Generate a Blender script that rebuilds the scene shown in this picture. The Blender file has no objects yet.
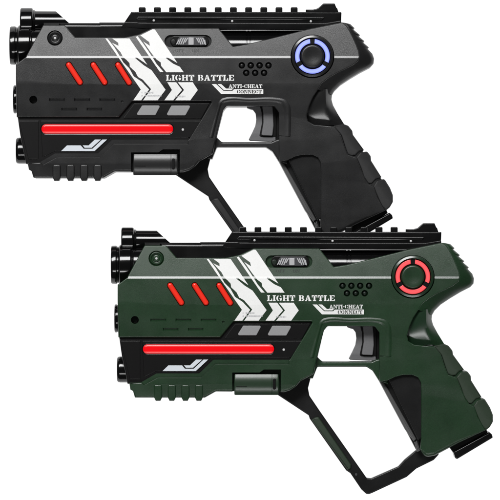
import bpy, bmesh, math
from mathutils import Vector, Matrix
from mathutils.geometry import tessellate_polygon

S = 0.0008                      # one drawing unit in metres
OX, OY = 300.0, 330.0           # drawing point that becomes the toy's origin
scene = bpy.context.scene
COL = scene.collection
R = math.radians

# ------------------------------------------------------------------ materials
def mat(name, base, rough=0.45, spec=0.5, grain=0.0, grain_scale=2300, emit=None, estr=0.0,
        speck=0.0, coat=0.0, rvar=0.0):
    m = bpy.data.materials.new(name); m.use_nodes = True
    nt = m.node_tree; p = nt.nodes['Principled BSDF']
    p.inputs['Base Color'].default_value = (*base, 1)
    p.inputs['Roughness'].default_value = rough
    p.inputs['Specular IOR Level'].default_value = spec
    p.inputs['Coat Weight'].default_value = coat
    if emit:
        p.inputs['Emission Color'].default_value = (*emit, 1)
        p.inputs['Emission Strength'].default_value = estr
    tc = nt.nodes.new('ShaderNodeTexCoord')
    if grain:
        n = nt.nodes.new('ShaderNodeTexNoise')
        n.inputs['Scale'].default_value = grain_scale
        n.inputs['Detail'].default_value = 1.5
        nt.links.new(tc.outputs['Object'], n.inputs['Vector'])
        b = nt.nodes.new('ShaderNodeBump')
        b.inputs['Strength'].default_value = grain
        b.inputs['Distance'].default_value = 0.0004
        nt.links.new(n.outputs['Fac'], b.inputs['Height'])
        nt.links.new(b.outputs['Normal'], p.inputs['Normal'])
    if speck:
        n2 = nt.nodes.new('ShaderNodeTexNoise')
        n2.inputs['Scale'].default_value = 900
        n2.inputs['Detail'].default_value = 4
        nt.links.new(tc.outputs['Object'], n2.inputs['Vector'])
        n3 = nt.nodes.new('ShaderNodeTexNoise')
        n3.inputs['Scale'].default_value = 35
        n3.inputs['Detail'].default_value = 3
        nt.links.new(tc.outputs['Object'], n3.inputs['Vector'])
        ad = nt.nodes.new('ShaderNodeMath'); ad.operation = 'ADD'
        nt.links.new(n2.outputs['Fac'], ad.inputs[0]); nt.links.new(n3.outputs['Fac'], ad.inputs[1])
        mr = nt.nodes.new('ShaderNodeMapRange')
        mr.inputs['From Min'].default_value = 0.7; mr.inputs['From Max'].default_value = 1.3
        mr.inputs['To Min'].default_value = 1 - speck; mr.inputs['To Max'].default_value = 1 + speck
        nt.links.new(ad.outputs[0], mr.inputs['Value'])
        mx = nt.nodes.new('ShaderNodeVectorMath'); mx.operation = 'SCALE'
        mx.inputs[0].default_value = base
        nt.links.new(mr.outputs[0], mx.inputs['Scale'])
        nt.links.new(mx.outputs[0], p.inputs['Base Color'])
    if rvar:
        n4 = nt.nodes.new('ShaderNodeTexNoise')
        n4.inputs['Scale'].default_value = 60; n4.inputs['Detail'].default_value = 5
        nt.links.new(tc.outputs['Object'], n4.inputs['Vector'])
        m2 = nt.nodes.new('ShaderNodeMapRange')
        m2.inputs['From Min'].default_value = 0.3; m2.inputs['From Max'].default_value = 0.7
        m2.inputs['To Min'].default_value = rough - rvar; m2.inputs['To Max'].default_value = rough + rvar
        nt.links.new(n4.outputs['Fac'], m2.inputs['Value'])
        nt.links.new(m2.outputs[0], p.inputs['Roughness'])
    return m

M_BLACK = mat('black_satin_plastic', (.0028, .0028, .0030), .25, .36, grain=.04, rvar=.04)
M_MATTE = mat('black_matte_plastic', (.0048, .0048, .0050), .36, .36, grain=.10, rvar=.04)
M_GLOSS = mat('black_gloss_plastic', (.002, .002, .0022), .12, .5, rvar=.03)
M_PANEL = mat('black_panel_plastic', (.0018, .0016, .0018), .36, .3, grain=.04)
M_WHITE = mat('white_print', (.80, .80, .79), .5, .3, grain=.08, speck=.04)
M_FROST = mat('pale_grey_print', (.62, .66, .71), .5, .3)
M_KEY = mat('grey_rubber_key', (.27, .27, .275), .55, .35, grain=.05, speck=.05)
M_TRIG = mat('grey_trigger_plastic', (.135, .135, .14), .42, .45, grain=.08, speck=.08)
M_TRIGD = mat('dark_trigger_edge', (.03, .03, .032), .4, .45)
M_KNURL = mat('grey_switch_plastic', (.42, .42, .43), .4, .45)
M_KNURD = mat('switch_groove_plastic', (.05, .05, .055), .4, .45)
M_STEEL = mat('steel_screw', (.55, .55, .55), .25, .5)
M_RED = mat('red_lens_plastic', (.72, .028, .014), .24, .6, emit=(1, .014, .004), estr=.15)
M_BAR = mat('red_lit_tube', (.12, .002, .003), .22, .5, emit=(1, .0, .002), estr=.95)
def bar_edge_highlights(m):  # pink edge highlights and darker rim painted into the bar's emission colour
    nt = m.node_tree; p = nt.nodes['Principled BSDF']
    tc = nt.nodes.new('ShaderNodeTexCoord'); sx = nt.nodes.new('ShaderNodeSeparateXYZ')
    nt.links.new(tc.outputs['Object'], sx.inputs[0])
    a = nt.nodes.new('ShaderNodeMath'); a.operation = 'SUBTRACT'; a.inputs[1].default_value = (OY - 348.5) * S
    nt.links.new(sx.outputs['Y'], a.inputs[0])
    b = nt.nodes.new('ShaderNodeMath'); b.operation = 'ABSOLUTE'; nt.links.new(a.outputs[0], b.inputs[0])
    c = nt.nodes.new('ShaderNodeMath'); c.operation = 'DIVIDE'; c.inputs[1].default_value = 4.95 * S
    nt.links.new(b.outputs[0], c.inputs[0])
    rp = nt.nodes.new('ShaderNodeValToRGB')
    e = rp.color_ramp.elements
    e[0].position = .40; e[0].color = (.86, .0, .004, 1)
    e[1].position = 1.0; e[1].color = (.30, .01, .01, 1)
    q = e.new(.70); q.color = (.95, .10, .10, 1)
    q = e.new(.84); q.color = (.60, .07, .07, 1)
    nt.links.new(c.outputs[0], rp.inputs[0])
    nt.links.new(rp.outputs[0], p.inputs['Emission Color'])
bar_edge_highlights(M_BAR)
M_TINY = mat('grey_fine_print', (.5, .5, .51), .5, .3)
M_TRIM = mat('grey_grip_trim', (.09, .09, .09), .35, .5)

# ------------------------------------------------------------------ geometry helpers
def P3(x, y, z):
    return Vector(((x - OX) * S, (OY - y) * S, z * S))

def fillet(pts, default_b=1.0, seg=9):
    """points (x, y[, radius[, bevel]]) -> list of (x, y, bevel)"""
    out = []; n = len(pts)
    for i in range(n):
        p = pts[i]; r = p[2] if len(p) > 2 else 0; b = p[3] if len(p) > 3 else default_b
        c = Vector(p[:2])
        if r <= 0:
            out.append((c.x, c.y, b)); continue
        a = Vector(pts[i - 1][:2]); d = Vector(pts[(i + 1) % n][:2])
        u = (a - c); v = (d - c)
        lu, lv = u.length, v.length
        u.normalize(); v.normalize()
        ang = math.acos(max(-1, min(1, u.dot(v))))
        if ang > R(176) or ang < R(4):
            out.append((c.x, c.y, b)); continue
        t = min(r / math.tan(ang / 2), lu * .48, lv * .48)
        rr = t * math.tan(ang / 2)
        cen = c + (u + v).normalized() * (rr / math.sin(ang / 2))
        s = c + u * t; e = c + v * t
        a0 = math.atan2(s.y - cen.y, s.x - cen.x); a1 = math.atan2(e.y - cen.y, e.x - cen.x)
        da = (a1 - a0 + math.pi) % (2 * math.pi) - math.pi
        k = max(2, min(seg, int(abs(da) / R(9)) + 1))
        for j in range(k + 1):
            q = a0 + da * j / k
            out.append((cen.x + rr * math.cos(q), cen.y + rr * math.sin(q), b))
    # drop doubles
    res = []
    for p in out:
        if not res or (abs(p[0] - res[-1][0]) + abs(p[1] - res[-1][1])) > .02: res.append(p)
    if (abs(res[0][0] - res[-1][0]) + abs(res[0][1] - res[-1][1])) < .02: res.pop()
    return res

def area2(p):
    return sum(p[i - 1][0] * p[i][1] - p[i][0] * p[i - 1][1] for i in range(len(p)))

def inward(p):
    """mitred inward unit normals of a positively oriented loop"""
    n = len(p); res = []
    for i in range(n):
        a = Vector(p[i - 1][:2]); c = Vector(p[i][:2]); d = Vector(p[(i + 1) % n][:2])
        e1 = (c - a).normalized(); e2 = (d - c).normalized()
        n1 = Vector((-e1.y, e1.x)); n2 = Vector((-e2.y, e2.x))
        m = n1 + n2
        k = 1 + n1.dot(n2)
        m = m / max(k, .35)
        res.append(m)
    return res

def prism(bm, pts, z1, z0=None, b=1.0, seg=4, back_b=True, mi=0):
    """extrude an outline between z0 and z1 with rounded rims; z0 None = mirrored"""
    p = fillet(pts, b)
    if area2(p) < 0: p = p[::-1]
    nn = inward(p)
    if z0 is None: z0 = -z1
    rings = []
    def ring(top, t):
        vs = []
        th = t * math.pi / 2
        for q, m in zip(p, nn):
            r = q[2]
            x = q[0] + m.x * r * (1 - math.cos(th)); y = q[1] + m.y * r * (1 - math.cos(th))
            z = (z1 - r + r * math.sin(th)) if top else (z0 + r - r * math.sin(th))
            vs.append(bm.verts.new((x, y, z)))
        return vs
    if max(q[2] for q in p) <= 0: seg = 0
    if back_b and seg:
        for k in range(seg, -1, -1): rings.append(ring(False, k / seg))
    else:
        rings.append([bm.verts.new((q[0], q[1], z0)) for q in p])
    if seg:
        for k in range(0, seg + 1): rings.append(ring(True, k / seg))
    else:
        rings.append([bm.verts.new((q[0], q[1], z1)) for q in p])
    n = len(p)
    for a, c in zip(rings, rings[1:]):
        for i in range(n):
            j = (i + 1) % n
            f = bm.faces.new((a[i], a[j], c[j], c[i])); f.material_index = mi
    for rg in (rings[0], rings[-1]):
        tris = tessellate_polygon([[Vector((v.co.x, v.co.y, 0)) for v in rg]])
        for t in tris:
            try:
                f = bm.faces.new([rg[k] for k in t]); f.material_index = mi
            except ValueError: pass
    return rings

def strip(bm, rows, closed=False, mi=0):
    vs = [[bm.verts.new(c) for c in r] for r in rows]
    for a, c in zip(vs, vs[1:]):
        n = len(a)
        for i in range(n if closed else n - 1):
            j = (i + 1) % n
            try:
                f = bm.faces.new((a[i], a[j], c[j], c[i])); f.material_index = mi
            except ValueError: pass
    return vs

def lathe(bm, prof, yc, zc=0, n=48, mi=0):
    rows = []
    for x, r in prof:
        rows.append([(x, yc + r * math.cos(2 * math.pi * k / n), zc + r * math.sin(2 * math.pi * k / n)) for k in range(n)])
    v = strip(bm, rows, True, mi)
    for rg in (v[0], v[-1]):
        try: bm.faces.new(rg).material_index = mi
        except ValueError: pass

def disc(x, y, r, n=28):
    return [(x + r * math.cos(2 * math.pi * k / n), y + r * math.sin(2 * math.pi * k / n)) for k in range(n)]

def pill(x0, y0, x1, y1, r, n=8):
    a = math.atan2(y1 - y0, x1 - x0); o = []
    for k in range(n + 1):
        q = a + math.pi / 2 + math.pi * k / n; o.append((x0 + r * math.cos(q), y0 + r * math.sin(q)))
    for k in range(n + 1):
        q = a - math.pi / 2 + math.pi * k / n; o.append((x1 + r * math.cos(q), y1 + r * math.sin(q)))
    return o

def cutter(bm, pts, ztop, zfloor, flare=.35):
    """a closed plug, flared a little towards the surface, to be subtracted"""
    p = [(q[0], q[1]) for q in pts]
    if area2(p) < 0: p = p[::-1]
    nn = inward(p)
    rows = [[(q[0] + m.x * flare, q[1] + m.y * flare, zfloor) for q, m in zip(p, nn)],
            [(q[0], q[1], ztop - .5) for q in p],
            [(q[0] - m.x * .6, q[1] - m.y * .6, ztop + 6) for q, m in zip(p, nn)]]
    # middle row sits just below the surface so the rim gets a small chamfer
    v = strip(bm, rows, True)
    for rg in (v[0], v[-1]):
        for t in tessellate_polygon([[Vector((w.co.x, w.co.y, 0)) for w in rg]]):
            try: bm.faces.new([rg[k] for k in t])
            except ValueError: pass

def bisect(bm, lines):
    for (px, py, nx, ny) in lines:
        bmesh.ops.bisect_plane(bm, geom=bm.verts[:] + bm.edges[:] + bm.faces[:], dist=1e-4,
                               plane_co=(px, py, 0), plane_no=(nx, ny, 0))

def lerp(a, b, t): return a + (b - a) * t
def piece(x, tab):
    if x <= tab[0][0]: return tab[0][1]
    for (a, u), (c, v) in zip(tab, tab[1:]):
        if x <= c: return lerp(u, v, (x - a) / (c - a))
    return tab[-1][1]

# half thickness of the housing by drawing height
FY = [(243, 23.1), (276.3, 28.3), (278.4, 28.95), (304.5, 30.1), (337, 28.7), (359, 29.4), (383, 29.4), (400, 27.2), (455, 26.4)]
CREASES = [y for y, _ in FY[1:-1]]
def F(x, y): return piece(y, FY)

def to_local(bm):
    for v in bm.verts: v.co = P3(*v.co)

def mesh_obj(name, bm, mats, parent, local=True, angle=36, weld=True, creases=()):
    if weld: bmesh.ops.remove_doubles(bm, verts=bm.verts[:], dist=1e-4)
    if local: to_local(bm)
    bmesh.ops.recalc_face_normals(bm, faces=bm.faces[:])
    me = bpy.data.meshes.new(name); bm.to_mesh(me); bm.free()
    for m in (mats if isinstance(mats, (list, tuple)) else [mats]): me.materials.append(m)
    me.polygons.foreach_set('use_smooth', [True] * len(me.polygons))
    me.set_sharp_from_angle(angle=R(angle))
    for e in me.edges if creases else ():
        a, c = (me.vertices[i].co for i in e.vertices)
        ya, yc = OY - a.y / S, OY - c.y / S
        if abs(ya - yc) < .02 and any(abs(ya - y) < .03 for y in creases): e.use_edge_sharp = True
    o = bpy.data.objects.new(name, me); COL.objects.link(o)
    if parent: o.parent = parent
    w = o.modifiers.new('normals', 'WEIGHTED_NORMAL'); w.keep_sharp = True; w.weight = 60
    return o

def boolean(bm, cut):
    """bm minus cut, both in drawing units; returns a new bmesh"""
    obs = []
    for b_ in (bm, cut):
        bmesh.ops.remove_doubles(b_, verts=b_.verts[:], dist=1e-4)
        bmesh.ops.recalc_face_normals(b_, faces=b_.faces[:])
        me = bpy.data.meshes.new('tmp'); b_.to_mesh(me); b_.free()
        o = bpy.data.objects.new('tmp', me); COL.objects.link(o); obs.append(o)
    md = obs[0].modifiers.new('b', 'BOOLEAN'); md.object = obs[1]; md.operation = 'DIFFERENCE'; md.solver = 'EXACT'
    dg = bpy.context.evaluated_depsgraph_get()
    me = bpy.data.meshes.new_from_object(obs[0].evaluated_get(dg))
    nb = bmesh.new(); nb.from_mesh(me)
    bpy.data.meshes.remove(me)
    for o in obs:
        m = o.data; bpy.data.objects.remove(o); bpy.data.meshes.remove(m)
    return nb

def drape(bm, polys, lift=.14, zf=None, mi=0, creases=True):
    """thin printed sheet that follows the housing"""
    t = bmesh.new()
    for k, p in enumerate(polys):
        p = [(q[0], q[1]) for q in p]
        vs = [t.verts.new((q[0], q[1], .012 * (k % 9))) for q in p]
        for tr in tessellate_polygon([[Vector((q[0], q[1], 0)) for q in p]]):
            try: t.faces.new([vs[i] for i in tr])
            except ValueError: pass
    if creases: bisect(t, [(0, y, 0, 1) for y in CREASES])
    m = {}
    for v in t.verts:
        z = (zf if zf is not None else F(v.co.x, v.co.y)) + lift + v.co.z
        m[v] = bm.verts.new((v.co.x, v.co.y, z))
    for f in t.faces:
        g = bm.faces.new([m[v] for v in f.verts]); g.material_index = mi
    t.free()

# ------------------------------------------------------------------ stencil slab lettering
def rc(x0, y0, x1, y1): return [(x0, y0), (x1, y0), (x1, y1), (x0, y1)]
def arc_band(cx, cy, rx, ry, tx, ty, a0, a1, n=8):
    o = []
    for k in range(n + 1):
        a = R(lerp(a0, a1, k / n)); o.append((cx + rx * math.cos(a), cy + ry * math.sin(a)))
    for k in range(n, -1, -1):
        a = R(lerp(a0, a1, k / n)); o.append((cx + (rx - tx) * math.cos(a), cy + (ry - ty) * math.sin(a)))
    return o
sv = .13
GLY = {
 'L': (.86, [rc(.10, .0, .38, 1), rc(0, 1 - sv, .48, 1), rc(0, 0, .10, sv), rc(.44, 0, .84, sv + .02), rc(.70, sv, .84, .42)]),
 'I': (.50, [rc(.11, 0, .39, 1), rc(0, 1 - sv, .5, 1), rc(0, 0, .5, sv)]),
 'G': (1.0, [arc_band(.46, .5, .46, .5, .27, .14, 105, 255), arc_band(.50, .5, .40, .5, .12, .14, 20, 75), arc_band(.50, .5, .40, .5, .12, .14, -75, -20), rc(.64, .12, .90, .46), rc(.54, .36, .98, .48)]),
 'H': (1.06, [rc(.09, 0, .35, 1), rc(0, 1 - sv, .44, 1), rc(0, 0, .44, sv), rc(.71, 0, .97, 1), rc(.62, 1 - sv, 1.06, 1), rc(.62, 0, 1.06, sv), rc(.40, .43, .66, .57)]),
 'T': (.92, [rc(.32, 0, .60, .84), rc(.20, 0, .72, sv), rc(0, .86, .42, 1), rc(.50, .86, .92, 1), rc(0, .62, .13, .9), rc(.79, .62, .92, .9)]),
 'B': (.94, [rc(.09, 0, .35, 1), rc(0, 1 - sv, .36, 1), rc(0, 0, .36, sv), arc_band(.45, .74, .40, .26, .24, .12, -90, 90), arc_band(.47, .27, .45, .27, .26, .12, -90, 90)]),
 'A': (1.06, [[(.10, 0), (.24, 0), (.50, .80), (.50, 1), (.40, 1)], [(.55, 1), (.64, 1), (.98, 0), (.66, 0), (.55, .42)], rc(0, 0, .34, sv), rc(.58, 0, 1.06, sv), rc(.28, .28, .50, .40)]),
 'E': (.90, [rc(.09, 0, .35, 1), rc(0, 1 - sv, .36, 1), rc(0, 0, .36, sv), rc(.41, 1 - sv, .84, 1), rc(.41, 0, .88, sv), rc(.71, .66, .84, .9), rc(.75, .1, .88, .36), rc(.41, .44, .62, .57)]),
 'N': (1.08, [rc(.09, 0, .23, 1), rc(0, 0, .34, sv), rc(0, 1 - sv, .3, 1), [(.26, 1), (.44, 1), (.92, .0), (.78, .0), (.26, .80)], rc(.84, .1, .97, 1), rc(.72, 1 - sv, 1.08, 1)]),
 'C': (.94, [arc_band(.46, .5, .46, .5, .27, .14, 105, 255), arc_band(.50, .5, .42, .5, .13, .14, 15, 75), arc_band(.50, .5, .42, .5, .13, .14, -75, -15), rc(.79, .58, .90, 1)]),
 'O': (1.0, [arc_band(.47, .5, .47, .5, .26, .14, 100, 260), arc_band(.53, .5, .47, .5, .26, .14, -80, 80)]),
 'F': (.86, [rc(.09, 0, .35, 1), rc(0, 1 - sv, .36, 1), rc(0, 0, .44, sv), rc(.41, 1 - sv, .84, 1), rc(.71, .66, .84, .9), rc(.41, .44, .62, .57)]),
 '-': (.5, [rc(.06, .38, .44, .56)]),
 ' ': (.42, []),
}
def text_polys(s, x0, x1, ytop, ybot, gap=.1):
    w = sum(GLY[c][0] + gap for c in s) - gap
    sx = (x1 - x0) / w; h = ybot - ytop
    out = []; x = 0
    for c in s:
        gw, polys = GLY[c]
        for p in polys: out.append([(x0 + (x + u) * sx, ybot - v * h) for u, v in p])
        x += gw + gap
    return out

def back_slope(bm):
    # the back of the grip falls away towards the rear
    bisect(bm, [(437 + k * .835, 346 - k * .55, .835, -.55) for k in (0, 3, 7, 11, 15)])
    for v in bm.verts:
        d = (v.co.x - 437) * .835 - (v.co.y - 346) * .55
        dz = max(0, d) * .22 + max(0, d - 3) * .16 + max(0, d - 7) * .3 + max(0, d - 11) * .4
        if v.co.z > 6: v.co.z -= dz
        elif v.co.z < -6: v.co.z += dz

# ------------------------------------------------------------------ the toy
def make_gun(label, group, shell, edge, pad2, pad, led, cap_col):
    root = bpy.data.objects.new('toy_laser_gun', None); COL.objects.link(root)
    root.empty_display_size = .02
    root['label'] = label; root['category'] = 'toy gun'; root['group'] = group

    # ---------------- housing
    bm = bmesh.new()
    lo = .7
    outline = [
        (145, 245.5, 1), (166.5, 245.5, 1.2), (177, 257.8, 1), (226, 257.8, 8), (240, 254.8, 6), (253.5, 248.5, 2),
        (319, 248.5, .5), (333.5, 266.8, .8), (347, 264.6, 6), (408, 249.6, 3), (441, 242.8, 0),
        (444.5, 244.5), (447, 247.6), (450, 252.8), (453, 259), (456, 266), (458.2, 272), (458.7, 277.5), (457, 281.5),
        (452, 285.5), (445, 289), (436, 293.3), (428, 298), (421, 303.5),
        (417.5, 309.5), (412.3, 317.5), (408.6, 326), (406.2, 335), (407.4, 340.6, 2), (413.5, 344.1), (425, 345.2),
        (433, 345.6, 0, 1.5), (439.5, 353.5, 0, 1.0), (443.5, 365, 0, 1.0), (447, 373.8, 2, 1.0), (455.5, 377, 2, 1.0), (460.5, 389, 0, 1.0),
        (464.5, 398, 0, 1.0), (468, 403, 2, 1.0), (473.5, 406, 2, 1.0), (476.5, 415.5, 0, 1.0), (484.4, 429.2, 0, 1.2),
        (457, 442.4, 0, 3.6), (434, 454.6, 4, 3.6), (424, 456.4, 6, 3.6), (419.2, 448, 2, 1.4),
        (420.3, 438, 0, .8), (420.3, 392, 0, .8), (419.8, 381.5, 2, .8), (417, 376.6, 3, .8), (411, 374.2, 3, .8), (402, 374.3, 3, .8), (394, 376.4, 0, .8),
        (387, 379.8, 0, .8), (379.2, 380.8, 0, .8), (378.6, 361, 0, .8), (378.6, 332, 3, .8), (374, 326, 2, .8), (327, 325.8, 2.5, .8), (323.6, 330, 1, .8),
        (316.5, 357, 0, .8), (313.4, 373.2, 1, 1.6), (300, 380.6, 3, 2.2), (295.5, 386, 3, 2.2), (290, 389.6, 3, 2.2), (284, 391.3, 0, 2.2),
        (216, 390.8, 3, 2), (205, 397, 2, 2), (135.5, 396.9, 1, 1.6), (133.6, 390.3), (131, 388.8), (129.9, 382, .5),
        (141.5, 381.8, 1, 1.2), (157, 372.8, 2, lo), (199.5, 372.8, 2, lo), (213.5, 359.2, 2, lo), (289.5, 359.2, 1, lo),
        (312.5, 321.2, 1, 1.3), (233.5, 321.2, 1, 1.3), (220.5, 337, 1, 1.6), (119, 337, .6, 1.6), (118.3, 300), (118.3, 284.5, 1.5), (127.8, 277.5, 2),
    ]
    prism(bm, outline, 30, b=1.0, seg=4)
    bisect(bm, [(0, y, 0, 1) for y in CREASES])
    for v in bm.verts:
        f = F(v.co.x, v.co.y)
        v.co.z = f + (v.co.z - 30) if v.co.z > 0 else -f + (v.co.z + 30)
    # recesses
    cut = bmesh.new()
    slots = [(170.6, 285.2, 181.8, 302.4), (195.0, 285.2, 206.2, 302.4), (219.4, 285.2, 230.4, 302.6)]
    for a in slots: cutter(cut, pill(*a, 3.35), F(0, 294), F(0, 294) - 5)
    cutter(cut, disc(135.5, 319.6, 3.9), F(0, 320), 14, .2)
    for x0, x1 in ((151, 166.6), (176, 191.6), (201, 216.6)):
        cutter(cut, [(x0, 318.3), (x1, 318.3), (x1, 321.0), (x0, 321.0)], F(0, 319.6), F(0, 319.6) - 1.9, 1.2)
    for x0, x1 in ((163.4, 178.8), (188.4, 203.6)):
        cutter(cut, [(x0, 327.6), (x1, 327.6), (x1, 330.3), (x0, 330.3)], F(0, 329), F(0, 329) - 1.9, 1.2)
    cutter(cut, disc(223.6, 321.6, 1.3), F(0, 321.6), F(0, 321) - 1.5, .2)
    cutter(cut, disc(156.8, 258.2, 7.7, 40), F(0, 258), F(0, 258) - 3.2, .9)
    cutter(cut, pill(271.4, 261.4, 306, 261.4, 6.1, 12), F(0, 261.4), F(0, 261.4) - 4.2, .3)
    holes = [(342, 285.6), (350.8, 285.6), (359.6, 285.6), (368.4, 285.6), (346.4, 293), (355.2, 293), (364, 293)]
    for x, y in holes: cutter(cut, disc(x, y, 3.25, 24), F(0, y), F(0, y) - 5, .5)
    cutter(cut, disc(411.9, 276.6, 21.7, 72), F(0, 277) + .6, 20, .3)
    cutter(cut, [(232.4, 371.8), (259.6, 371.8), (263.8, 368.8), (280.6, 368.8), (280.6, 404), (232.4, 404)], 29.4, 12, .3)
    cutter(cut, [(379, 355.1), (389, 355.3), (389, 356.0), (379, 355.8)], F(0, 355), F(0, 355) - .8, .1)
    bm = boolean(bm, cut)
    cut = bmesh.new()
    cutter(cut, [(139, 378.6), (145, 384.8), (158.6, 377.4), (201.4, 377.4), (215.6, 363.8), (289, 363.8), (289, 355), (211.5, 355), (197.8, 368.6), (156, 368.6)], 29.2, 27.0, .5)
    bm = boolean(bm, cut)
    # raised blocks of the lower accessory rail
    for x in (154.6, 168.3, 181.8, 195.2):
        prism(bm, [(x, 385.4), (x + 1.3, 383.8), (x + 6.7, 383.8), (x + 8, 385.4), (x + 8, 396.6), (x + 6.3, 400), (x + 1.7, 400), (x, 396.6)], 30.2, 10, b=1.1, seg=3)
    # rear chamfer with its serrations
    pairs = [((441, 242.8), (445.6, 243.2)), ((444.5, 244.5), (449.8, 244.2)), ((446.5, 247), (454.0, 248.2)), ((447, 247.6), (452.6, 249.4)),
             ((449.5, 252), (459.4, 255.1)), ((450, 252.8), (458, 256.4)), ((452.5, 258), (463.8, 261.1)), ((453, 259), (462.4, 262.4)),
             ((455.5, 265), (468.2, 267.3)), ((456, 266), (467, 268.8)), ((458.2, 272), (471.6, 273.6)), ((458.7, 277.5), (473.4, 278.6)), ((457, 281.5), (472.8, 283.4)),
             ((452, 285.5), (469.6, 287)), ((445, 289), (460, 291.9)), ((436, 293.3), (449, 298.5)), ((428, 298), (440, 304.5)),
             ((421, 303.5), (434, 310.4)), ((417.5, 309.5), (431.6, 314.6))]
    def row(t, zt, zb, sgn):
        return [(lerp(c[0], s[0], t), lerp(c[1], s[1], t), sgn * lerp(F(*c) - zt, zb, t)) for c, s in pairs]
    rows = [[(c[0] - .9, c[1] + (0.9 if c[1] < 250 else -.4 if c[1] > 280 else 0), F(*c) - .9) for c, s in pairs]]
    rows += [row(0, .55, 20, 1), row(.35, .5, 22, 1), row(.72, .5, 21, 1), row(.93, .5, 19.6, 1), row(1, .5, 17, 1), row(1, .5, 17, -1), row(.93, .5, 19.6, -1), row(0, .55, 20, -1)]
    strip(bm, rows)
    # thumb scallop
    xl = [(309, 417.6), (317.5, 412.0), (326, 408.3), (335, 405.8), (341, 406.5), (344.6, 409)]
    xs = [(309, 431.8), (314.6, 431.5), (319, 431.0), (324.5, 432.4), (333, 437), (344.6, 444.2)]
    sp = [(309, 425), (320, 425.2), (332, 426.6), (344.6, 430.4)]
    for sg in (1, -1):
        rows = []
        for i in range(19):
            y = lerp(309, 344.6, i / 18); a, c, m = piece(y, xl), piece(y, xs), piece(y, sp)
            t = i / 18
            zf = 27.4 - 2.0 * t - 6.8 * t ** 2.4
            r_ = []
            for k in range(7):
                q = k / 6; x = lerp(a, m, q); r_.append((x, y, sg * (zf - 3.0 * (1 - q) ** 2.0 * (1 - .6 * t))))
            for k in range(1, 6):
                q = k / 5; r_.append((lerp(m, c, q), y, sg * (zf - (zf - 15.5) * (q ** 1.25))))
            rows.append(r_)
        nf = len(bm.faces); strip(bm, rows); bm.faces.ensure_lookup_table()
        for f in bm.faces[nf:]:
            if f.calc_center_median().x < piece(f.calc_center_median().y, sp): f.material_index = 1
    rows = [[(piece(lerp(309, 344.6, i / 18), xs), lerp(309, 344.6, i / 18), z) for i in range(19)] for z in (15.5, -15.5)]
    strip(bm, rows)
    # core behind the rubber back pads
    core = bmesh.new()
    prism(core, [(414, 347.5), (433, 346.4), (442.6, 344.8), (449.5, 351.5), (461, 369.4), (467, 376), (478.2, 394.8), (486.5, 406), (489, 418), (482, 427), (455, 436), (425, 380)], 24.6, b=1)
    back_slope(core)
    cm = bpy.data.meshes.new('tmp'); core.to_mesh(cm); core.free(); bm.from_mesh(cm); bpy.data.meshes.remove(cm)
    # raised lip round the trigger opening
    o1 = [(308.4, 357), (312, 343), (316.2, 329), (319, 320.8), (323, 317.6), (350, 317.3), (378, 317.3), (386, 319.5), (390.3, 325), (391.2, 335), (391, 356)]
    o2 = [(310.6, 357), (314.2, 343), (318, 329.5), (320.8, 322), (324.2, 319.4), (350, 319.1), (377, 319.1), (384.4, 321.2), (388.3, 326.2), (389.2, 335), (389, 356)]
    o3 = [(312.6, 357), (316, 343), (319.4, 330), (321.6, 323.6), (325, 321.6), (350, 321.4), (376, 321.4), (382, 323), (385.3, 327.4), (386.2, 335), (386, 356)]
    o4 = [(316, 357.5), (319.4, 343.4), (322.2, 331.4), (323.4, 327), (326.6, 325.2), (350, 325.0), (372.5, 325.0), (377.3, 326.8), (379.2, 331), (379.6, 337), (379.6, 357)]
    o5 = [(317.0, 357.7), (320.3, 343.6), (323.0, 331.6), (324.1, 327.6), (327, 326.1), (350, 325.9), (372, 325.9), (376.6, 327.5), (378.3, 331.4), (378.6, 337), (378.5, 357)]
    def dense(r_):
        o = []
        for i in range(len(r_) - 1):
            p0 = r_[max(0, i - 1)]; p1 = r_[i]; p2 = r_[i + 1]; p3 = r_[min(len(r_) - 1, i + 2)]
            L = math.hypot(p2[0] - p1[0], p2[1] - p1[1])
            def tan(a, b_, c_):
                la = math.hypot(b_[0] - a[0], b_[1] - a[1]) or L; lb = math.hypot(c_[0] - b_[0], c_[1] - b_[1]) or L
                return [((b_[k] - a[k]) / la + (c_[k] - b_[k]) / lb) / 2 if a != b_ and b_ != c_ else (c_[k] - a[k]) / max(la, lb) for k in (0, 1)]
            m1 = tan(p0, p1, p2); m2 = tan(p1, p2, p3)
            for k in range(6):
                t = k / 6; h1 = 2 * t ** 3 - 3 * t * t + 1; h2 = t ** 3 - 2 * t * t + t; h3 = -2 * t ** 3 + 3 * t * t; h4 = t ** 3 - t * t
                o.append(tuple(h1 * p1[q] + h2 * L * m1[q] + h3 * p2[q] + h4 * L * m2[q] for q in (0, 1)))
        o.append(r_[-1]); return o
    o1, o2, o3, o4, o5 = map(dense, (o1, o2, o3, o4, o5))
    lip = [[(x, y, F(x, y) - .3) for x, y in o1], [(x, y, F(x, y) + .75) for x, y in o2], [(x, y, F(x, y) + .7) for x, y in o3],
           [(x, y, F(x, y) - 1.6) for x, y in o4], [(x, y, F(x, y) - 3.6) for x, y in o5], [(x, y, 8) for x, y in o5]]
    strip(bm, lip)
    for f in bm.faces:
        c = f.calc_center_median()
        if 276.3 < c.y < 278.4 and c.z > 26 and f.normal.z > .5 and c.x < 457: f.material_index = 1
    mesh_obj('body', bm, [shell, edge], root, creases=(276.3, 278.4))

    # lower bar under the trigger
    bm = bmesh.new()
    prism(bm, [(311, 352), (317.4, 352), (317.4, 357, 3), (322, 361.4, 3.5), (371, 361.4, 2), (376, 359, 1), (383, 358), (388, 384), (379.2, 381.4), (372.4, 370.6, 3), (366, 366.4, 4), (317.2, 366.4, 2), (312.6, 378), (308, 378)], 20, b=1.5, seg=4)
    mesh_obj('trigger_guard_bar', bm, shell, root)

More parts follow.
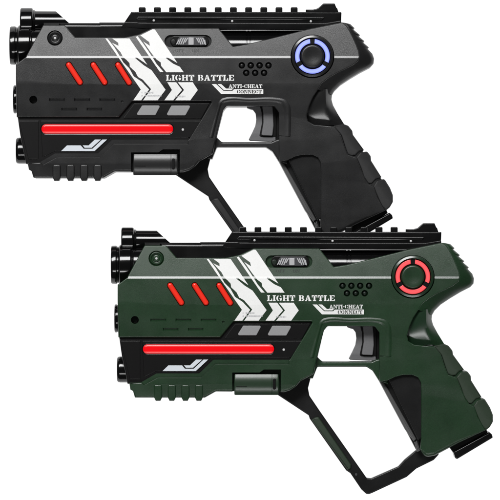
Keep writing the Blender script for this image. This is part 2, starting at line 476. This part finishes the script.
    # ---------------- black side panel with the light bar
    bm = bmesh.new()
    prism(bm, [(119.4, 334), (216, 334), (230, 317), (320, 317), (294, 364), (216, 366), (203, 380), (146, 386), (128, 383), (126, 372), (122.4, 355)], 25.2, b=1.2)
    prism(bm, [(142.6, 340.3, 1), (218, 340.3), (301.6, 340.3, .5), (291.2, 357.0, .5), (211.5, 357.0, 1), (197.8, 370.2, 1), (157, 370.2, 1), (144.5, 376.6, 1)], 26.0, 20, b=.5, seg=2)
    prism(bm, [(235.3, 323.2, .6), (310.2, 323.2, .5), (302.2, 338.0, .5), (224.3, 338.0, .6)], 26.3, 20, b=.6, seg=2)
    prism(bm, [(121, 340.3, .5), (140.8, 340.3, .5), (140.8, 378.6, .5), (130.5, 378.6, .5), (126, 360)], 25.8, 20, b=.5, seg=2)
    bm2 = bmesh.new(); cutter(bm2, pill(148.4, 348.5, 269.0, 348.5, 6.4, 10), 26.0, 21.5, .3)
    cutter(bm2, disc(283.6, 348.6, 2.2, 18), 26.0, 23.5, .3)
    pan = mesh_obj('side_panel', bm, M_PANEL, root)
    bm2.free()
    bm = bmesh.new(); ring_o = pill(148.4, 348.5, 269.0, 348.5, 6.1, 10)
    rin = pill(148.4, 348.5, 269.0, 348.5, 5.1, 10)
    strip(bm, [[(x, y, 25.9) for x, y in ring_o], [(x, y, 26.5) for x, y in pill(148.4, 348.5, 269, 348.5, 5.8, 10)], [(x, y, 26.4) for x, y in pill(148.4, 348.5, 269, 348.5, 5.4, 10)], [(x, y, 25.2) for x, y in rin]], True)
    mesh_obj('bar_bezel', bm, M_BLACK, pan)
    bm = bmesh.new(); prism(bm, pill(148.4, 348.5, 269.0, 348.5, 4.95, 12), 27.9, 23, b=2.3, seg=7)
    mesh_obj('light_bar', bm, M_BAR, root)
    for x, y, z in ((283.6, 349.2, 26.1),):
        bm = bmesh.new(); prism(bm, disc(x, y, 1.3, 16), z + .8, z - 2, b=.6, seg=3); mesh_obj('screw', bm, M_STEEL, pan)
    for pts in ([(243.2, 325.2, 1.4), (261.6, 325.2, 1.4), (256.4, 335, 1.4), (237, 335, 1.4)], [(272.2, 325.3, 1.4), (291.7, 325.3, 1.4), (286.2, 335.2, 1.4), (266.9, 335.2, 1.4)]):
        bm = bmesh.new(); prism(bm, pts, 27.6, 24, b=.7, seg=3); mesh_obj('key', bm, M_KEY, root)
    bm = bmesh.new()
    drape(bm, [[(163, 370.4), (168.8, 364.8), (182.4, 364.8), (185.3, 368.1), (194, 368.1), (203.8, 359), (208.4, 359), (196, 370.4)],
               [(184.3, 364.8), (190.2, 364.8), (196.4, 359), (202.4, 359), (193.3, 367.1), (186.3, 367.1)]], zf=26.0, creases=False, lift=.1)
    mesh_obj('arrow_mark', bm, M_FROST, pan, weld=False, angle=3)

    # ---------------- red slot lenses
    for a in slots:
        bm = bmesh.new(); z = F(0, 294)
        prism(bm, pill(*a, 2.65), z + .9, z - 5, b=2.1, seg=6); mesh_obj('slot_light', bm, M_RED, root)

    # ---------------- boss screw
    bm = bmesh.new(); z = F(0, 258)
    rows = [[(156.8 + r * math.cos(2 * math.pi * k / 40), 258.2 + r * math.sin(2 * math.pi * k / 40), z + d) for k in range(40)]
            for r, d in ((6.7, -3.4), (6.4, -1.6), (5.6, -1.2), (5.0, -1.6), (4.6, -3.0), (3.6, -3.2), (3.2, -2.0), (1.9, -1.4))]
    v = strip(bm, rows, True); bm.faces.new(v[-1])
    sc = mesh_obj('boss_ring', bm, shell, root)
    bm = bmesh.new(); prism(bm, disc(156.9, 258.5, 1.3, 16), z - .3, z - 3, b=.8, seg=3); mesh_obj('screw', bm, M_STEEL, sc)

    # ---------------- speaker hole inserts
    bm = bmesh.new()
    for x, y in holes:
        z = F(0, y)
        rows = [[(x + r * math.cos(2 * math.pi * k / 20), y + r * math.sin(2 * math.pi * k / 20), z + d) for k in range(20)] for r, d in ((2.9, -4.5), (2.5, -3.3), (1.6, -2.5), (.6, -2.2))]
        v = strip(bm, rows, True); bm.faces.new(v[-1])
    mesh_obj('speaker_grille', bm, cap_col, root)

    # ---------------- sliding switch
    z = F(0, 261.4)
    bm = bmesh.new(); prism(bm, pill(276.2, 261.4, 303.8, 261.4, 5.3, 10), z - 2.2, z - 6, b=.5, seg=2)
    sw = mesh_obj('slide_switch', bm, M_PANEL, root)
    bm = bmesh.new(); prism(bm, disc(274.2, 262.0, 2.9, 24), z - 1.4, z - 5, b=1, seg=3); mesh_obj('switch_stop', bm, cap_col, sw)
    bm = bmesh.new()
    prism(bm, [(277, 261.4, 3), (280, 257.2, 3), (304, 257.2, 3), (307.4, 261.4, 3), (304, 265.8, 3), (280, 265.8, 3)], z - .9, z - 5, b=.8, seg=3)
    sl = mesh_obj('slider', bm, M_KNURD, sw)
    bm = bmesh.new()
    prism(bm, [(289, 257.8, .6), (294.4, 257.8, .6), (294.4, 265.2, .6), (289, 265.2, .6)], z + .2, z - 2, b=.5, seg=2)
    for k in range(5):
        x = 277.4 + k * 2.1
        y0 = 258.3 if k else 259.8; y1 = 264.9 if k < 4 else 263
        prism(bm, [(x + 1.9, y0, .4), (x + 3.3, y0, .4), (x + .6, y1, .4), (x - .8, y1, .4)], z - .2, z - 2, b=.35, seg=2)
        xx = 297.2 + k * 2.05
        y0 = 258.3 if k < 4 else 260.2; y1 = 264.9 if k else 263
        prism(bm, [(xx - .8, y0, .4), (xx + .6, y0, .4), (xx + 3.0, y1, .4), (xx + 1.6, y1, .4)] if k < 4 else [(xx - 1.2, y0, .4), (xx + .2, y0, .4), (xx + 1.4, y1, .4), (xx + .2, y1 + .6, .4)], z - .2, z - 2, b=.35, seg=2)
    mesh_obj('knurling', bm, M_KNURL, sl)
    bm = bmesh.new(); drape(bm, text_polys('OFF', 276, 285, 269.4, 272.4) + text_polys('ON', 292.5, 299.5, 269.4, 272.4), lift=.1)
    mesh_obj('switch_lettering', bm, cap_col, root, weld=False, angle=3)

    # ---------------- round power button
    cx, cy = 411.9, 276.6; z = 29.8
    def rings(bm, prof, n=72):
        v = strip(bm, [[(cx + r * math.cos(2 * math.pi * k / n), cy + r * math.sin(2 * math.pi * k / n), zz) for k in range(n)] for r, zz in prof], True)
        return v
    bm = bmesh.new(); v = rings(bm, [(21.5, 22), (21.0, 28.4), (20.8, 29.3), (20.5, 29.6), (18.6, 30.2), (18.3, 29.9), (18.05, 29.0), (17.9, 26.8), (11.4, 26.8)])
    pb = mesh_obj('power_button', bm, edge, root, angle=9)
    bm = bmesh.new(); v = rings(bm, [(18.0, 26.9), (17.6, 28.0), (12.4, 28.0), (11.9, 26.9)]); mesh_obj('light_track', bm, M_PANEL, pb)
    for a0, a1 in ((-82, 22), (38, 142), (158, 262)):
        bm = bmesh.new(); o = []
        n = 22
        for k in range(n + 1): a = R(lerp(a0, a1, k / n)); o.append((cx + 17.2 * math.cos(a), cy + 17.2 * math.sin(a)))
        for k in range(n, -1, -1): a = R(lerp(a0 + 1.5, a1 - 1.5, k / n)); o.append((cx + 12.9 * math.cos(a), cy + 12.9 * math.sin(a)))
        prism(bm, o, 28.9, 26.5, b=.5, seg=3); mesh_obj('light_segment', bm, led, pb)
    bm = bmesh.new(); v = rings(bm, [(11.9, 26.8), (11.7, 28.6), (11.3, 29.4), (10.6, 29.9), (9.4, 30.1), (6.5, 29.7), (3, 29.4), (.4, 29.3)]); bm.faces.new(v[-1])
    mesh_obj('button_cap', bm, shell, pb)

    # ---------------- battery cover
    bm = bmesh.new()
    prof = []
    for k in range(15):
        y = lerp(373.6, 394.2, k / 14); prof.append((y, 11.2 + math.sqrt(max(0, 420 - (y - 382.2) ** 2))))
    def bat(x, ins): return [(x, lerp(y, 383.5, ins * .06), zz - ins * .9) for y, zz in prof] + [(x, 394.0, 8), (x, 373.8, 8)]
    v = strip(bm, [bat(234.4, 1), bat(235.0, .25), bat(235.8, 0), bat(271.4, 0)], True)
    try: bm.faces.new(v[0])
    except ValueError: pass
    def bat2(x, d): return [(x, y, zz + d) for y, zz in prof] + [(x, 394.0, 8), (x, 373.8, 8)]
    v = strip(bm, [bat2(271.4, 0), bat2(271.6, -.6), bat2(272.3, -.6), bat2(272.5, 0), bat2(277.2, 0), bat(278.2, .3), bat(278.7, 1)], True)
    try: bm.faces.new(v[-1])
    except ValueError: pass
    bc = mesh_obj('battery_cover', bm, pad2, root)
    bm = bmesh.new(); prism(bm, pill(274.2, 379, 274.2, 387.4, 1.5), 31.9, 24, b=.3, seg=2)
    mesh_obj('latch', bm, M_PANEL, bc)
    bm = bmesh.new(); prism(bm, [(236.5, 385.1), (247, 385.1), (247, 385.7), (236.5, 385.7)], 31.6, 24, b=.1, seg=1)
    mesh_obj('seam_line', bm, M_PANEL, bc)

    # ---------------- barrels
    bm = bmesh.new()
    lathe(bm, [(113.6, 9), (112.6, 12), (111.6, 16.2), (111.1, 17.6), (111.3, 18.5), (112.2, 19.1), (115.8, 19.3), (116.9, 18.9), (117.3, 18.3), (118.6, 18.2), (119.2, 18.8), (119.8, 19.8), (120.6, 20.2),
               (130.6, 20.2), (131.0, 19.6), (131.6, 19.5), (132.0, 20.1), (133.0, 20.0), (133.4, 18.8), (134.2, 18.4), (150, 18.4), (160, 18.4)], 264.8, n=72)
    mesh_obj('barrel', bm, M_GLOSS, root)
    bm = bmesh.new()
    lathe(bm, [(124, 8), (122.6, 10), (121.6, 12.2), (121.5, 13.0), (122.2, 13.7), (123, 13.9), (132.2, 13.9), (133.4, 13.5), (134.2, 12.2), (134.8, 11.7), (135.4, 11.9), (136.0, 11.2), (136.8, 10.7), (155.6, 10.6), (176, 10.6)], 241.2, n=72)
    bmesh.ops.bisect_plane(bm, geom=bm.verts[:] + bm.edges[:] + bm.faces[:], dist=1e-4, plane_co=(156.5, 230.6, 0), plane_no=(13.4, -15, 0), clear_outer=True)
    bmesh.ops.holes_fill(bm, edges=[e for e in bm.edges if e.is_boundary])
    mesh_obj('scope_tube', bm, M_GLOSS, root)
    bm = bmesh.new()
    lathe(bm, [(116.6, 6), (115.4, 9), (114.5, 12.4), (114.7, 13.6), (115.6, 14.2), (116.8, 14.2), (117.0, 13.6), (117.5, 13.6), (117.8, 14.0), (121, 14), (126, 14)], 318.4, n=56)
    mesh_obj('muzzle_lens', bm, M_GLOSS, root)
    bm = bmesh.new()
    lathe(bm, [(119.5, 6), (118, 9), (117.2, 10.6), (117.3, 11.8), (118.4, 12.8), (120.2, 13.1), (136, 13.1)], 369.5, n=56)
    mesh_obj('muzzle_lens', bm, M_GLOSS, root)
    bm = bmesh.new()
    prism(bm, [(160, 242.6, 0, 4.5), (200, 242.6, 0, 4.5), (200.6, 242.1, 0, 4.5), (246, 242.1, 0, 4.5), (262, 244, 0, 1), (262, 264, 0, 1), (160, 264, 0, 1)], 13.0, b=3, seg=6)
    mesh_obj('barrel_shroud', bm, M_BLACK, root)
    bm = bmesh.new()
    lathe(bm, [(300, 8), (300, 16.5), (346.2, 16.5), (346.5, 16.1), (347.3, 16.1), (347.6, 16.5), (349.6, 16.5), (349.9, 16.1), (350.7, 16.1), (351, 16.5), (425, 16.5), (425, 8)], 266.4, n=64)
    mesh_obj('receiver_tube', bm, M_GLOSS, root)

    # ---------------- top rail
    bm = bmesh.new()
    prism(bm, [(224.2, 243.6, .5), (232.2, 231.6, 1), (441.2, 231.9, 1), (440.6, 244, .5)], 9.2, b=1.0, seg=3)
    prism(bm, [(221.8, 247.4, .5), (225.6, 241.9, .8), (238, 241.9, .5), (240, 242.6), (425, 242.9), (440.6, 240.4, .5), (441, 243.2, .5), (430, 246.2), (412, 249.8), (322, 249.6), (262, 249), (248, 249)], 13.6, b=.8, seg=3)
    prism(bm, [(239, 236.4, .8), (425, 237.0, .8), (422, 239.9, .8), (236, 239.6, .8)], 10.2, -10.2, b=.7, seg=2)
    for k in range(11):
        x = 239.4 + 15.12 * k
        prism(bm, [(x, 236), (x, 227, 1.2, .9), (x + 6.9, 227, 1.2, .9), (x + 6.9, 236)], 8.6, b=.9, seg=3)
    rail = mesh_obj('top_rail', bm, M_BLACK, root)
    bm = bmesh.new()
    prism(bm, [(405.6, 234), (405.6, 229.2, .6), (413, 229.2, 1), (417.5, 228, 2), (423, 223.2, 1.5), (434.3, 223.2, .8), (436, 227.2, .5), (437, 228.2, .5), (438.8, 234)], 7.4, b=.9, seg=3)
    mesh_obj('rear_sight', bm, M_BLACK, rail)
    for x, y in ((254.5, 240.4), (332.4, 241.0), (410.6, 241.2)):
        bm = bmesh.new(); prism(bm, disc(x, y, 1.25, 16), 10.9, 8, b=.7, seg=3); mesh_obj('screw', bm, M_STEEL, rail)

    # ---------------- front hand guard
    bm = bmesh.new()
    prism(bm, [(274, 392.6), (276.4, 394), (308.6, 415.2, 1.5), (309.6, 418.5, 1), (346, 470.2, 1), (350.2, 473, 1), (361, 489, 4), (367, 494.6, 5), (372, 492.8, 3), (406.5, 476.8, 3), (416.2, 468.4, 4), (433.6, 459.8, 3), (438.4, 454.6, 2), (440, 444),
               (424, 444), (414.6, 451, 2), (404.2, 459.6, 2), (398.2, 466.2, 4), (371, 478.2, 2), (366.6, 477.8, 2), (320, 411.2), (309.4, 395.6, 5), (308, 388, 3), (312.4, 371), (300, 371), (284, 380)], 6.2, b=1.3, seg=4)
    gd = mesh_obj('front_hand_guard', bm, M_MATTE, root)
    bm = bmesh.new(); prism(bm, [(311.2, 419.4, 1), (315.6, 416.8, 1.2), (318.6, 416.6, 1.5), (351.2, 464.2, 2), (350.8, 468.4, 1.5), (347.2, 469.6, 1)], 8.2, b=1.6, seg=4)
    mesh_obj('guard_pad', bm, pad, gd)
    bm = bmesh.new(); prism(bm, disc(356, 474.2, 1.2, 16), 6.3, 3, b=.3, seg=2); mesh_obj('screw', bm, M_KNURD, gd)

    # ---------------- grip pieces
    bm = bmesh.new()
    prism(bm, [(379.4, 380), (384, 378), (400, 380), (419, 436), (421, 449), (416.6, 451)], 15, b=2, seg=4)
    prism(bm, [(388.2, 379.2, 1, 1), (394, 375.6, 2, 1), (402, 373.6, 2, 1), (411, 373.6, 3, 1), (417.6, 376, 3, 1), (421, 381.6, 2, .6), (421.5, 392, 0, .6), (421.5, 436, 0, .6), (417.5, 439.5, 1, 1)], 25.2, b=2.2, seg=5)
    gp = mesh_obj('grip_panel', bm, M_MATTE, root)
    bm = bmesh.new()
    prism(bm, [(378.6, 380.4), (381.8, 380.2), (384.6, 383.4), (416, 438.4), (413.2, 440.6), (404.8, 429.4)], 19.2, b=2.0, seg=4)
    prism(bm, [(413.4, 441.2, .4), (416.4, 439.6, .4), (419.8, 449.8, .6), (416.8, 451.4, .6)], 17, b=1.2, seg=3)
    mesh_obj('grip_trim', bm, M_TRIM, root)
    for pts in ([(432, 345.4, 1), (443, 343.6, 1), (447.6, 345.2, 3), (451.6, 350.2, 2.5), (452.2, 354.2, 2), (463.4, 369.6, .5), (458.6, 370.4, 2), (454.8, 374.4, 1.5), (451, 375.6, 1.5), (446.6, 373.6, 2), (444, 366), (440.6, 355, 4)],
                [(455.2, 376.8, 1), (459.8, 371.6, 1.5), (466.4, 370.6, 2.5), (469.8, 375.2, 2), (470.3, 380, 2), (480.6, 396.4, .5), (475, 398.2, 2), (471, 402.4, 1.5), (467.4, 402.6, 1.5), (462.6, 396, 2), (460.2, 388, 3)],
                [(472.2, 405.6, 1), (475.8, 399.8, 1.5), (483.4, 397.8, 2.5), (489, 406.8, 2), (491.8, 414, 2), (491.8, 420.8, 3), (488.6, 426.2, 2), (484.6, 429.6, .6), (480.4, 424.6, 1), (476, 414.5, 2)]):
        bm = bmesh.new(); prism(bm, pts, 26.2, b=1.3, seg=5)
        back_slope(bm)
        mesh_obj('grip_pad', bm, pad, root)
    bm = bmesh.new()
    prism(bm, [(448.6, 446.6), (484.6, 426), (487, 431.8, .6), (453, 452.6, .6)], 15.5, b=1.2, seg=3)
    prism(bm, [(452.6, 451.2, .8), (488.6, 431.4, .8), (491.2, 433.8, 1), (492, 437, 1), (456.4, 458.4, 1), (454.6, 457.6, 1)], 18.5, b=1.4, seg=4)
    mesh_obj('magazine_base', bm, M_BLACK, root)

    # ---------------- trigger
    bm = bmesh.new()
    prism(bm, [(346.6, 323), (347.2, 327.2, .5), (350.4, 328.4, 1), (353, 329, 2), (355.6, 332.4, 2), (356.4, 338.4, 3), (355.4, 345, 3), (352.4, 351.6, 3), (348.8, 358.6, .6), (350, 359.6, .6), (369, 360.6), (375.6, 360), (375.6, 323)], 9, b=.6, seg=3)
    tg = mesh_obj('trigger', bm, M_TRIG, root)
    bm = bmesh.new()
    prism(bm, [(359.4, 324), (361.6, 332, 3), (362, 342, 3), (359.4, 354.8, 1), (361, 356, 1), (376, 356.0), (376, 324)], 9.7, 2, b=.4, seg=2)
    mesh_obj('trigger_seam', bm, M_PANEL, tg)
    bm = bmesh.new()
    prism(bm, [(361.6, 322), (363.2, 332, 3), (363.4, 342, 3), (361.4, 353.6, 1), (362.6, 354.6, 1), (372.4, 354.9, 1), (373.6, 345, 3), (373.2, 333, 3), (372, 322)], 12.8, 2, b=.95, seg=4)
    mesh_obj('trigger_face', bm, M_TRIG, tg)
    bm = bmesh.new(); prism(bm, [(371.5, 322), (381, 322), (381, 362), (374.5, 361)], 7, b=1, seg=2); mesh_obj('trigger_housing', bm, M_PANEL, root)

    # ---------------- printed marks
    A1 = [(206.8, 258.8), (208.8, 258.8), (216, 268), (221, 276.2), (224.6, 282.6), (230.6, 288.6), (235, 296.5), (242.6, 301.6), (250.2, 309.5), (242.4, 320.2), (234.6, 320.2), (242, 309.5), (219.6, 277.5)]
    A2 = [(213.6, 258.8), (230.6, 258.8), (239, 271), (248.4, 285), (237.2, 277.2), (236.2, 278.3), (245, 285.6), (252.6, 290.4), (266.5, 309.8), (258.6, 320.2), (244.2, 320.2), (252.2, 309.2), (244, 299.8), (239.2, 297.2), (236.6, 292), (231.2, 287), (230.8, 283.4), (227.6, 280), (224.6, 277.6), (221.8, 272.4), (213.4, 263.2), (219.8, 266.2), (219.6, 263.2)]
    B1 = [(236.8, 257.2), (238.8, 256.6), (246, 266.4), (253, 276.8), (257.6, 284.2), (264.6, 292.3), (261, 292.3)]
    B2 = [(241.4, 255.8), (253.6, 249.7), (255.8, 249.9), (278.2, 283.3), (267.6, 277.2), (266.7, 278.4), (274, 284), (280.6, 287), (284.4, 292.4), (267.2, 292.4), (262.2, 286.2), (261.6, 282.6), (257.4, 279.6), (252.4, 273.4), (244.2, 261.8), (251, 266.2), (250.2, 262.4), (243, 257)]
    C1 = [(268.2, 302.4), (277, 302.4), (282.8, 310), (274, 320.2), (265.4, 320.2), (272.8, 310)]
    C2 = [(278.6, 302.4), (293.4, 302.4), (298.4, 310), (291, 320.2), (276, 320.2), (284.8, 310)]
    bm = bmesh.new(); drape(bm, [A1, A2, B1, B2, C1, C2]); dec = mesh_obj('chevron_decal', bm, M_WHITE, root, weld=False, angle=3)
    bm = bmesh.new(); tiny = []
    import random
    rnd = random.Random(4)
    for (x0, x1, y, w) in ((242.6, 243.8, 312.6, 1), (245.6, 254.6, 312.6, 1), (242.6, 243.8, 315.6, 1), (245.6, 262.4, 315.6, 1), (276, 286, 316.4, 1)):
        x = x0
        while x < x1:
            d = min(rnd.uniform(.6, 1.5), x1 - x); h = rnd.uniform(.55, .8)
            tiny.append(rc(x, y - h, x + d, y + h)); x += d + rnd.uniform(.25, .5)
    drape(bm, tiny, lift=.3); mesh_obj('fine_print', bm, M_TINY, dec, weld=False, angle=3)
    bm = bmesh.new(); drape(bm, text_polys('LIGHT BATTLE', 267, 334.4, 295.0, 300.8, .09)); mesh_obj('lettering', bm, M_WHITE, root, weld=False, angle=3)
    bm = bmesh.new(); drape(bm, [[(312.2, 304.2), (316.6, 304.2), (323.8, 310.9), (332.6, 310.9), (334.4, 309.2), (363.2, 309.2), (363.2, 314), (321.6, 314)],
                                 [(318, 304.2), (321.6, 304.2), (326.4, 308.6), (333.6, 308.6), (331.9, 310.1), (324.2, 310.1)]] + text_polys('ANTI-CHEAT', 329, 362.2, 304.4, 308.2, .08))
    bd = mesh_obj('connect_badge', bm, M_WHITE, root, weld=False, angle=3)
    bm = bmesh.new(); drape(bm, text_polys('CONNECT', 337.2, 361.6, 310.0, 313.4, .1), lift=.32); mesh_obj('badge_lettering', bm, cap_col, bd, weld=False, angle=3)
    return root

GROUP = 'toy laser guns lying side by side'
SH_G = mat('green_shell_plastic', (.0096, .0315, .0122), .34, .5, grain=.13, speck=.20, rvar=.04)
PD_G = mat('green_rubber', (.0180, .0325, .0178), .55, .4, grain=.14, speck=.08)
CP_G = mat('dark_green_plastic', (.005, .011, .0065), .4, .4)
ED_G = mat('green_polished_edge', (.010, .028, .0135), .21, .55, grain=.03)
ED_K = mat('charcoal_polished_edge', (.011, .011, .0112), .21, .55, grain=.03)
CV_G = mat('green_cover_plastic', (.018, .036, .020), .29, .5, grain=.06, speck=.06)
CV_K = mat('charcoal_cover_plastic', (.016, .016, .0162), .29, .5, grain=.06, speck=.06)
SH_K = mat('charcoal_shell_plastic', (.0098, .0098, .0101), .34, .5, grain=.13, speck=.20, rvar=.04)
PD_K = mat('charcoal_rubber', (.0140, .0140, .0143), .55, .4, grain=.14, speck=.08)
CP_K = mat('dark_charcoal_plastic', (.006, .006, .0062), .4, .4)
def led_mat(name, base, core, rim, strength):
    m = mat(name, base, .3, .5, emit=core, estr=strength)
    nt = m.node_tree; p = nt.nodes['Principled BSDF']
    tc = nt.nodes.new('ShaderNodeTexCoord')
    d = nt.nodes.new('ShaderNodeVectorMath'); d.operation = 'SUBTRACT'
    d.inputs[1].default_value = ((411.9 - OX) * S, (OY - 276.6) * S, 28.9 * S)
    nt.links.new(tc.outputs['Object'], d.inputs[0])
    l = nt.nodes.new('ShaderNodeVectorMath'); l.operation = 'LENGTH'; nt.links.new(d.outputs[0], l.inputs[0])
    mr = nt.nodes.new('ShaderNodeMapRange')
    mr.inputs['From Min'].default_value = 12.7 * S; mr.inputs['From Max'].default_value = 17.5 * S
    nt.links.new(l.outputs['Value'], mr.inputs['Value'])
    rp = nt.nodes.new('ShaderNodeValToRGB'); e = rp.color_ramp.elements
    e[0].position = 0; e[0].color = (*rim, 1); e[1].position = 1; e[1].color = (*rim, 1)
    q = e.new(.36); q.color = (*core, 1)
    q = e.new(.62); q.color = (*core, 1)
    nt.links.new(mr.outputs[0], rp.inputs[0]); nt.links.new(rp.outputs[0], p.inputs['Emission Color'])
    return m
LED_R = led_mat('coral_led', (.4, .04, .04), (.92, .105, .12), (.50, .022, .028), .84)
LED_B = led_mat('blue_led', (.12, .14, .4), (.36, .44, 1.0), (.13, .16, .80), .95)

RISE = 38.0
CAMZ = 5031.0
black_gun = make_gun('charcoal black toy laser gun with blue lit ring, lying above the green one', GROUP, SH_K, ED_K, CV_K, PD_K, LED_B, CP_K)
green_gun = make_gun('dark green toy laser gun with coral red lit ring, lying below the black one', GROUP, SH_G, ED_G, CV_G, PD_G, LED_R, CP_G)
def put(o, dx, dy, zc, sc):
    k = (CAMZ - zc) / (CAMZ - 31.0)
    o.location = ((OX + dx - 250) * S * k, (250 - OY - dy) * S * k, zc * S)
    o.scale = (sc * k,) * 3
put(black_gun, -100.3, -219.0, 31.2, 1.004)
put(green_gun, 0, 0, 31.2 + RISE, 1.0)

# ------------------------------------------------------------------ added glowing white ground
def glow_slab(name, x0, x1, y0, y1, z0, z1):
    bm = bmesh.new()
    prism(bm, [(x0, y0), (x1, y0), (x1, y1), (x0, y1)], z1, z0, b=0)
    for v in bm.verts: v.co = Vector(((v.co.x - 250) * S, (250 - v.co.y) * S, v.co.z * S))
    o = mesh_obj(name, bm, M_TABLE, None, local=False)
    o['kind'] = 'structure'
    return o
M_TABLE = mat('white_added_glow', (.15, .15, .15), .7, .05, emit=(1, 1, 1), estr=1.0)  # invented glow, keeps the ground pure white and washes out shadows
glow_slab('added_glow_table', -2200, 2700, -2200, 2700, -40, 0)
glow_slab('added_glow_step', 40, 560, 287, 560, 0, RISE - .1)  # added riser, glows like the ground so its edges stay unseen

# ------------------------------------------------------------------ lamps
def area(name, loc, sx, sy, L, target=(0, 0, 0)):
    l = bpy.data.lights.new(name, 'AREA'); l.shape = 'RECTANGLE'; l.size = sx; l.size_y = sy
    l.energy = L * math.pi * sx * sy
    o = bpy.data.objects.new(name, l); COL.objects.link(o); o.location = loc
    d = Vector(target) - Vector(loc)
    q = d.to_track_quat('-Z', 'Y'); o.rotation_euler = q.to_euler()
    return o
def polar(deg, dist, x=0): return (x, dist * math.sin(R(deg)), dist * math.cos(R(deg)))
area('softbox', polar(35, 2.6, -.45), 1.35, .82, 21.0)
area('strip_light', polar(-38, 2.6), 1.4, .26, 13.0)

w = bpy.data.worlds.new('World'); scene.world = w; w.use_nodes = True
w.node_tree.nodes['Background'].inputs[0].default_value = (1, 1, 1, 1)
w.node_tree.nodes['Background'].inputs[1].default_value = .06

cam = bpy.data.cameras.new('camera'); co = bpy.data.objects.new('camera', cam); COL.objects.link(co)
co.location = (0, 0, CAMZ * S)
cam.sensor_width = 36; cam.lens = 36 * (CAMZ - 31) / 500.0
cam.clip_start = .1; cam.clip_end = 50
scene.camera = co
scene.view_settings.view_transform = 'Standard'; scene.view_settings.look = 'None'
scene.view_settings.exposure = 0; scene.view_settings.gamma = 1
